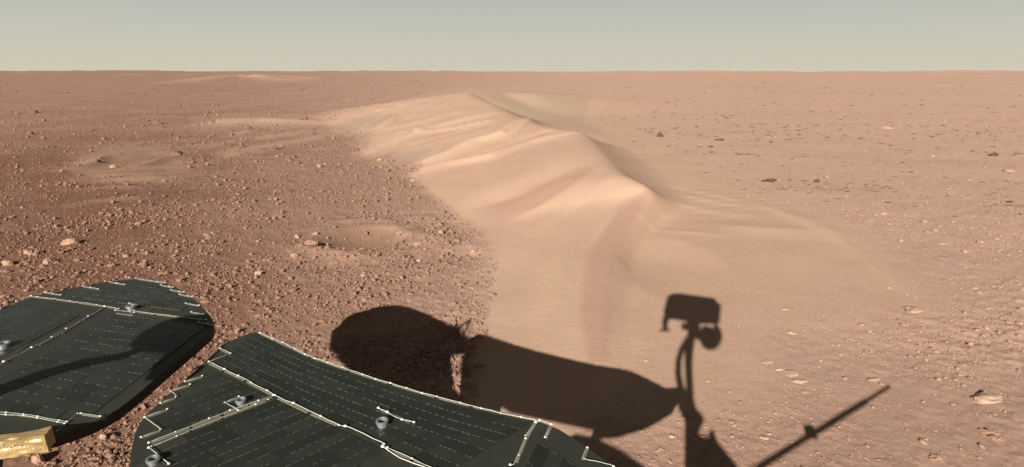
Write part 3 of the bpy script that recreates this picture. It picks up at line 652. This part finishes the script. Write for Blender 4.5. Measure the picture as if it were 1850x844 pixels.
# left wing
OUT1 = [(-180,900),(-215,760),(-150,640),(-60,583),(0,560),(57,536),(100,527),(130,521),(185,510),(250,503.5),(275,505),(300,512),(320,521),(340,533),(355,544),(368,557),(379,570),(386,583),(385,593),(378,603),(300,668),(258,704),(236,722),(215,738),(192,752),(165,765),(139,775),(100,788),(0,812),(-10,900)]
p1 = Panel([on(p) for p in OUT1])
reg = lambda L: [tuple(on(p)[:2]) for p in L]
eL = on((370,579))-on((57,538)); eL /= np.linalg.norm(eL); eD = on((0,662))-on((190,557)); eD /= np.linalg.norm(eD)
o1 = on((190,556))
p1.grid(o1, eL*.080, eD*.040, range(-2, 12), range(0, 30), reg([(190,558),(378,584),(380,598),(300,664),(256,700),(235,718),(160,754),(120,766),(0,752),(-90,742),(-90,700),(0,664)]), .55)
p1.grid(o1, eL*.040, eD*.080, range(-16, 0), range(0, 16), reg([(188,557),(57,540),(-60,588),(-140,640),(-100,700),(0,660)]), .35)
p1.grid(on((130,546)), eL*.080, -eD*.040, range(-2, 16), range(0, 12), reg([(62,536),(130,523),(250,506),(300,514),(340,535),(366,558),(380,576),(190,553)]), .6)
for L in ([(57,537),(100,542),(140,548),(190,555),(215,560)], [(190,556),(150,580),(110,605),(70,626)], [(243,564),(280,569),(330,575),(373,580)], [(-20,748),(30,751),(70,756),(122,766)], [(209,567),(243,571)],
          [(82,530),(111,535)], [(150,519),(178,524)], [(198,511),(226,516)], [(246,505),(298,513)], [(291,517),(313,521)], [(309,526),(332,530)], [(325,534),(347,538)], [(336,550),(360,554)], [(346,566),(368,570)], [(359,584),(384,589)], [(147,750),(182,755)], [(234,550),(258,554)]): p1.tape(L, 2.2)
for L in ([(57,537),(100,542),(140,548),(190,555),(215,560)], [(243,564),(280,569),(330,575),(373,580)], [(-20,747),(30,750),(70,755),(122,765)], [(-20,751),(30,753),(70,758),(118,768)], [(82,530),(111,535)], [(150,519),(178,524)], [(198,511),(226,516)], [(246,505),(298,513)],
          [(291,517),(313,521)], [(309,526),(332,530)], [(325,534),(347,538)], [(336,550),(360,554)], [(346,566),(368,570)], [(359,584),(384,589)], [(147,750),(182,755)], [(209,563),(243,567)], [(234,550),(258,554)]): p1.wire(L, .0009, .035, .0012, .0030)
p1.wire([(190,556),(160,574),(120,596),(85,617),(66,627),(43,638),(20,650),(-10,668)], .0009, .07); p1.wire([(57,537),(30,546),(0,560),(-40,578)], .0014, .05)
p1.wire([(141,750),(128,760),(112,774),(104,781)], .0006, .4, .0005, .002)
p1.ring((238,560), .022, .030); p1.ring((8,628), .024, .026); p1.dash.obj('interconnect', M_DASH, p1.root)['kind'] = 'stuff'

# right wing, its far side outside the frame known from its shadow
OUT2 = [(235,860),(235,842),(237,815),(243,785),(252,765),(266,747),(285,730),(345,677),(392,634),(400,625),(412,617),(452,602),(462,600),(500,617),(560,644),(620,666),(700,690),(770,712),(850,735),(930,753),(975,762),(1010,776),(1060,808),(1110,843),(1140,864)]
W2 = [on(p) for p in OUT2]+[lift(x, y, PH) for x, y in [(1236,699),(1215,737),(1170,763),(1120,778),(1070,782)]]+[on(p) for p in [(700,1150),(300,1000)]]
p2 = Panel(W2)
top = [(462,603),(500,619),(560,646),(620,668),(700,693),(770,715),(850,738),(930,756),(962,762)]
mid = [(378,657),(405,670),(445,689),(497,717),(560,747),(625,776),(690,808),(745,836),(800,862)]
TW = resample(np.array([on(p) for p in dens(top, 4)]), 13); MW = resample(np.array([on(p) for p in dens(mid, 4)]), 13)
NRW = 7; TW = resample(np.array([on(p) for p in dens(top, 4)]), 100); MW = resample(np.array([on(p) for p in dens(mid, 4)]), 100)
def ruled(u, v): k = u*99; i0 = min(int(k), 98); f = k-i0; a = TW[i0]*(1-f)+TW[i0+1]*f; b = MW[i0]*(1-f)+MW[i0+1]*f; return a*(1-v)+b*v
NC = 13
for rI in range(NRW):
    for cI in range(NC):
        g = .012/NC; gv = .03/NRW; u0, u1, v0, v1 = cI/NC+g, (cI+1)/NC-g, .02+rI/NRW*.95+gv, .02+(rI+1)/NRW*.95-gv
        p2.cellq([ruled(u0, v0), ruled(u1, v0), ruled(u1, v1), ruled(u0, v1)][::-1])
        if rI: p2.dashes(ruled(cI/NC, .02+rI/NRW*.95), ruled((cI+1)/NC, .02+rI/NRW*.95), .8, 4, .0006)
eB = on((497,716))-on((270,803)); eB /= np.linalg.norm(eB); eM = on((690,806))-on((497,718)); eM /= np.linalg.norm(eM)
REG2 = reg([(380,660),(440,689),(495,718),(275,800),(262,788),(255,775),(272,746),(300,722),(350,680)]); REG3 = reg([(280,806),(497,721),(560,750),(625,779),(690,811),(745,840),(790,862),(760,905),(250,905),(262,840)])
oB = on((496,722.5))
p2.grid(oB, -eB*.075, -eM*.037, range(-1, 9), range(0, 12), REG2, .5)
p2.grid(oB, -eB*.075, eM*.037, range(-6, 12), range(0, 30), REG3, .75)
eR = on((930,842))-on((972,768)); eR /= np.linalg.norm(eR); eQ = on((1055,812))-on((985,770)); eQ /= np.linalg.norm(eQ)
p2.grid(on((990,768)), eQ*.040, eR*.075, range(0, 9), range(0, 4), reg([(990,768),(1012,781),(1060,812),(1112,850),(1090,905),(920,905),(945,835)]), .6)
p2.tape(mid[:4], 6); p2.tape([(500,719),(560,748),(612,770)], 6); p2.tape([(700,812),(745,832),(800,858)], 7); p2.tape([(270,803),(345,773),(400,751)], 7); p2.tape([(403,750),(450,732),(494,717)], 7)
p2.tape([(968,764),(950,795),(932,838)], 7); p2.tape([(996,770),(985,793)], 7); p2.tape([(1061,812),(1053,832)], 6); p2.tape([(470,604),(560,646),(630,671),(705,695),(790,720),(850,735),(960,759)], 3.2)
p2.tape([(684,740),(745,765)], 4); p2.tape([(278,807),(345,779),(400,757),(485,725)], 3)
for L in ([(262,742),(303,742-24)], ): pass
for L in ([(310,692),(345,682)], [(330,690),(366,679)], [(262,750),(302,737)]): pass
seg = lambda a, b: (p2.tape([a, b], 4), p2.wire([a, b], .0010, .05, .001, .003))
for a, b in [((335,692),(366,682)), ((309,709),(344,697)), ((291,731),(318,720)), ((263,757),(303,742)), ((256,793),(291,779)), ((407,730),(432,719)), ((398,632),(417,641)), ((350,668),(378,656))]: seg(a, b)
p2.wire([(309,709),(319,718),(318,720)], .0012, .5, .0003, .003); p2.wire([(262,757),(285,774),(291,779)], .0014, .5, .0003, .003)
p2.wire([(378,656),(417,641)], .0009, .12, .0004, .002); p2.wire([(407,730),(431,744)], .0013, .5, .0003, .003); p2.wire([(270,812),(306,841)], .0015, .5, .0003, .0035)
p2.wire([(378,656),(405,670),(445,689),(497,717)], .0013, .055, .0015, .0035); p2.wire([(497,717),(530,732),(580,755),(612,771),(624,773)], .0015, .06, .0015, .0035)
p2.wire([(624,773),(640,779),(690,803),(694,806)], .0018, .2, .0006, .004); p2.wire([(692,810),(722,830),(760,845),(800,860)], .0022, .2, .0006, .0045); p2.wire([(700,812),(745,832),(800,856)], .0012, .06, .0015, .0035)
p2.wire([(270,803),(345,773),(400,751),(494,717)], .0010, .05, .0015, .0032); p2.wire([(274,810),(345,780),(400,758),(485,725)], .0009, .07, .0010, .0024)
p2.wire([(470,604),(520,626),(560,646),(630,671),(705,695),(790,720),(850,736),(905,749),(955,760),(975,762)], .0014, .045, .0022, .0036)
p2.wire([(968,764),(950,795),(932,838),(922,843)], .0012, .045, .0018, .0034); p2.wire([(968,766),(980,764),(996,770)], .0014, .2, .0004, .004); p2.wire([(996,770),(985,793)], .0010, .05, .001, .003)
p2.wire([(1061,812),(1055,832),(1085,838),(1108,846)], .0012, .2, .0006, .003); p2.wire([(968,766),(949,790)], .0007, .3, .0003, .002)
p2.wire([(684,740),(700,748),(715,757),(733,762),(748,766)], .0015, .04, .0018, .0038)
p2.ring((436,730), .0175, .024); p2.ring((691,770), .020, .028); p2.ring((278,838), .018, .024); p2.dash.obj('interconnect', M_DASH, p2.root)['kind'] = 'stuff'

# foil wrapped bar by the left wing
a = gp(-190,836,1.0); b = gp(91,793,1.0); e = b-a; L = np.linalg.norm(e); e /= L; sn = np.cross(e, (0, 0, 1)); sn /= np.linalg.norm(sn); n_u = 70
ring_ = []
for k_, (u0, v0, u1, v1) in enumerate([(-1,1,1,1),(1,1,1,-1),(1,-1,-1,-1),(-1,-1,-1,1)]):
    for q in range(7): ring_.append((u0+(u1-u0)*q/7, v0+(v1-v0)*q/7))
V = []; Fs = []; k = len(ring_)
for i_ in range(n_u+1):
    for q, (u, v) in enumerate(ring_):
        X = np.array([L*i_/n_u*28]); Y = np.array([q*.8 % 22.4])
        cr = (worley(X*.9, Y, 3)[0]-.5)*.013+float(fbm(X*.5, Y*.3, 3, 8)[0])*.010
        V.append(a+e*(L*i_/n_u)+sn*(u*.017*(1+cr*16))+np.array([0, 0, v*.0195*(1+cr*16)]))
for i_ in range(n_u):
    for q in range(k): Fs.append((i_*k+q, i_*k+(q+1) % k, (i_+1)*k+(q+1) % k, (i_+1)*k+q))
Fs.append(tuple(n_u*k+q for q in range(k))); Fs.append(tuple(range(k))[::-1])
foil = link_mesh('foil_wrapped_bar', V, Fs, M_FOIL, rover)
pt = MB()
for _ in range(13):
    c0 = a+e*L*random.uniform(.62, .99); pt.bead(c0+sn*.0175+np.array([0, 0, random.uniform(-.017, .018)]), .0016, (1.2, 1.2, 1.0))
pt.obj('foil_tab', M_WIRE, foil)

# ---- parts of the rover that stand outside the frame and are seen by their shadows; last, added shadow fillers
dh = np.array([ANTI[0], ANTI[1], 0]); dh /= np.linalg.norm(dh)
MAST = -.12
def vp(x, y, back=0.): # the point of the upright mast plane whose shadow falls at pixel x, y
    g = gp(x, y); t = (g@dh-(MAST-back))/(ANTI@dh); return g-ANTI*t
def upright(name, poly, thick, mat=M_BODY, parent=None, back=0.):
    m = MB(); m.prism([vp(x, y, back) for x, y in poly], -ANTI*thick); return m.obj(name, mat, parent or rover)
head = upright('camera_head', [(1207,534),(1212,531),(1224,529),(1248,532),(1289,538),(1294,541),(1295,546),(1303,550),(1302,566),(1300,583),(1290,586),(1262,585),(1240,581),(1215,577),(1199,580),(1199,560),(1203,545)], .16)
upright('camera_bracket', [(1196,574),(1208,575),(1206,594),(1213,597),(1211,599),(1189,599),(1189,597),(1197,594)], .03)
upright('neck_block', [(1231,584),(1247,583),(1245,597),(1231,596)], .06)
upright('tilt_joint', [(1240,580),(1264,584),(1266,596),(1280,600),(1266,616),(1254,612),(1250,625),(1238,618),(1242,600)], .08, back=.01)
cc = (1284, 607); upright('motor_drum', [(cc[0]+21*math.cos(t_), cc[1]+1+25*math.sin(t_)) for t_ in np.linspace(-.9, 4.1, 22)]+[(1289,592),(1291,582),(1299,582)], .10)
upright('mast', [(1236,610),(1256,612),(1252,640),(1251,665),(1253,700),(1254,725),(1257,738),(1238,738),(1239,700),(1237,660)], .05)
m = MB(); m.tube([vp(*p) for p in [(1243,612),(1232,630),(1226,650),(1225,675),(1229,698),(1236,715)]], .020, 8); m.obj('cable_loop', M_BLACK, rover)
upright('mast_hinge', [(1223,722),(1240,712),(1253,718),(1258,738),(1268,748),(1273,758),(1268,770),(1262,785),(1272,788),(1282,790),(1280,779),(1290,777),(1293,790),(1299,802),(1316,822),(1332,842),(1352,880),(1235,880),(1237,800),(1237,760),(1225,738)], .08)
m = MB(); m.prism([lift(x, y, .88) for x, y in [(1040,784),(1075,790),(1120,812),(1172,847),(1290,930),(1400,1100),(1000,1400),(820,1000),(900,850)]], (0, 0, -.3)); m.obj('body', M_FOIL, rover)
m = MB(); RA, RB = lift(1350, 859, 1.0), lift(1607, 698, 1.0); RM = RA+(RB-RA)*.80
m.tube([RA+(RA-RB)*.4, RA, RM], .0125, 8); m.tube([RM, RB], .008, 8); rod = m.obj('rod_antenna', M_BODY, rover)
c0 = lift(1466, 785, 1.0); m = MB(); m.prism([c0+np.array([dx, dy, .03]) for dx, dy in ((-.022, -.022), (.024, -.022), (.024, .024), (-.022, .024))], (0, 0, -.04)); m.obj('clamp', M_BODY, rod)
def lift1(x, y, dz): g = gp(x, y, PH); return g+ANTI*(dz/ANTI[2])
m = MB(); m.prism([lift1(x, y, .5) for x, y in [(243,633),(236,622),(255,602),(280,588),(310,580),(345,576),(384,575),(392,590),(345,642),(300,640),(265,636)]], (0, 0, .02)); dish = m.obj('antenna_plate', M_BODY, rover)
m = MB(); m.tube([lift1(x, y, .5) for x, y in [(255,631),(235,640),(200,648),(130,662),(60,684),(0,706),(-80,740),(-200,800)]], [.018,.018,.014,.022,.03,.034,.036,.036], 10); m.obj('antenna_arm', M_BODY, rover)
m = MB(); m.tube([lift(851, 578, 1.40), lift(812, 604, 1.40)], .011, 6); m.tube([lift(851, 580, 1.40), lift(838, 606, 1.40)], .010, 6); m.obj('whip_antenna', M_BODY, rover)
m = MB(); m.prism([lift(x, y, .60) for x, y in [(690,668),(730,652),(780,652),(822,655),(823,700),(832,712),(840,750),(720,745)]], (0, 0, -.03)); m.prism([lift(x, y, .60) for x, y in [(843,658),(875,655),(905,700),(905,742),(872,738),(852,722),(840,714)]], (0, 0, -.03)); m.obj('shadow_filler', M_BLACK, rover)  # added plates hidden under the right wing, only to fill gaps in the shadow
m = MB(); m.prism([lift(x, y, 1.40) for x, y in [(816,597),(840,602),(853,611),(852,636),(819,636),(815,625)]], (0, 0, -.02)); m.obj('shadow_bridge', M_BODY, rover)  # added plate out of view, only to join the two lobes of the shadow
print('objects', len(bpy.data.objects), 'antisolar el', math.degrees(EL))
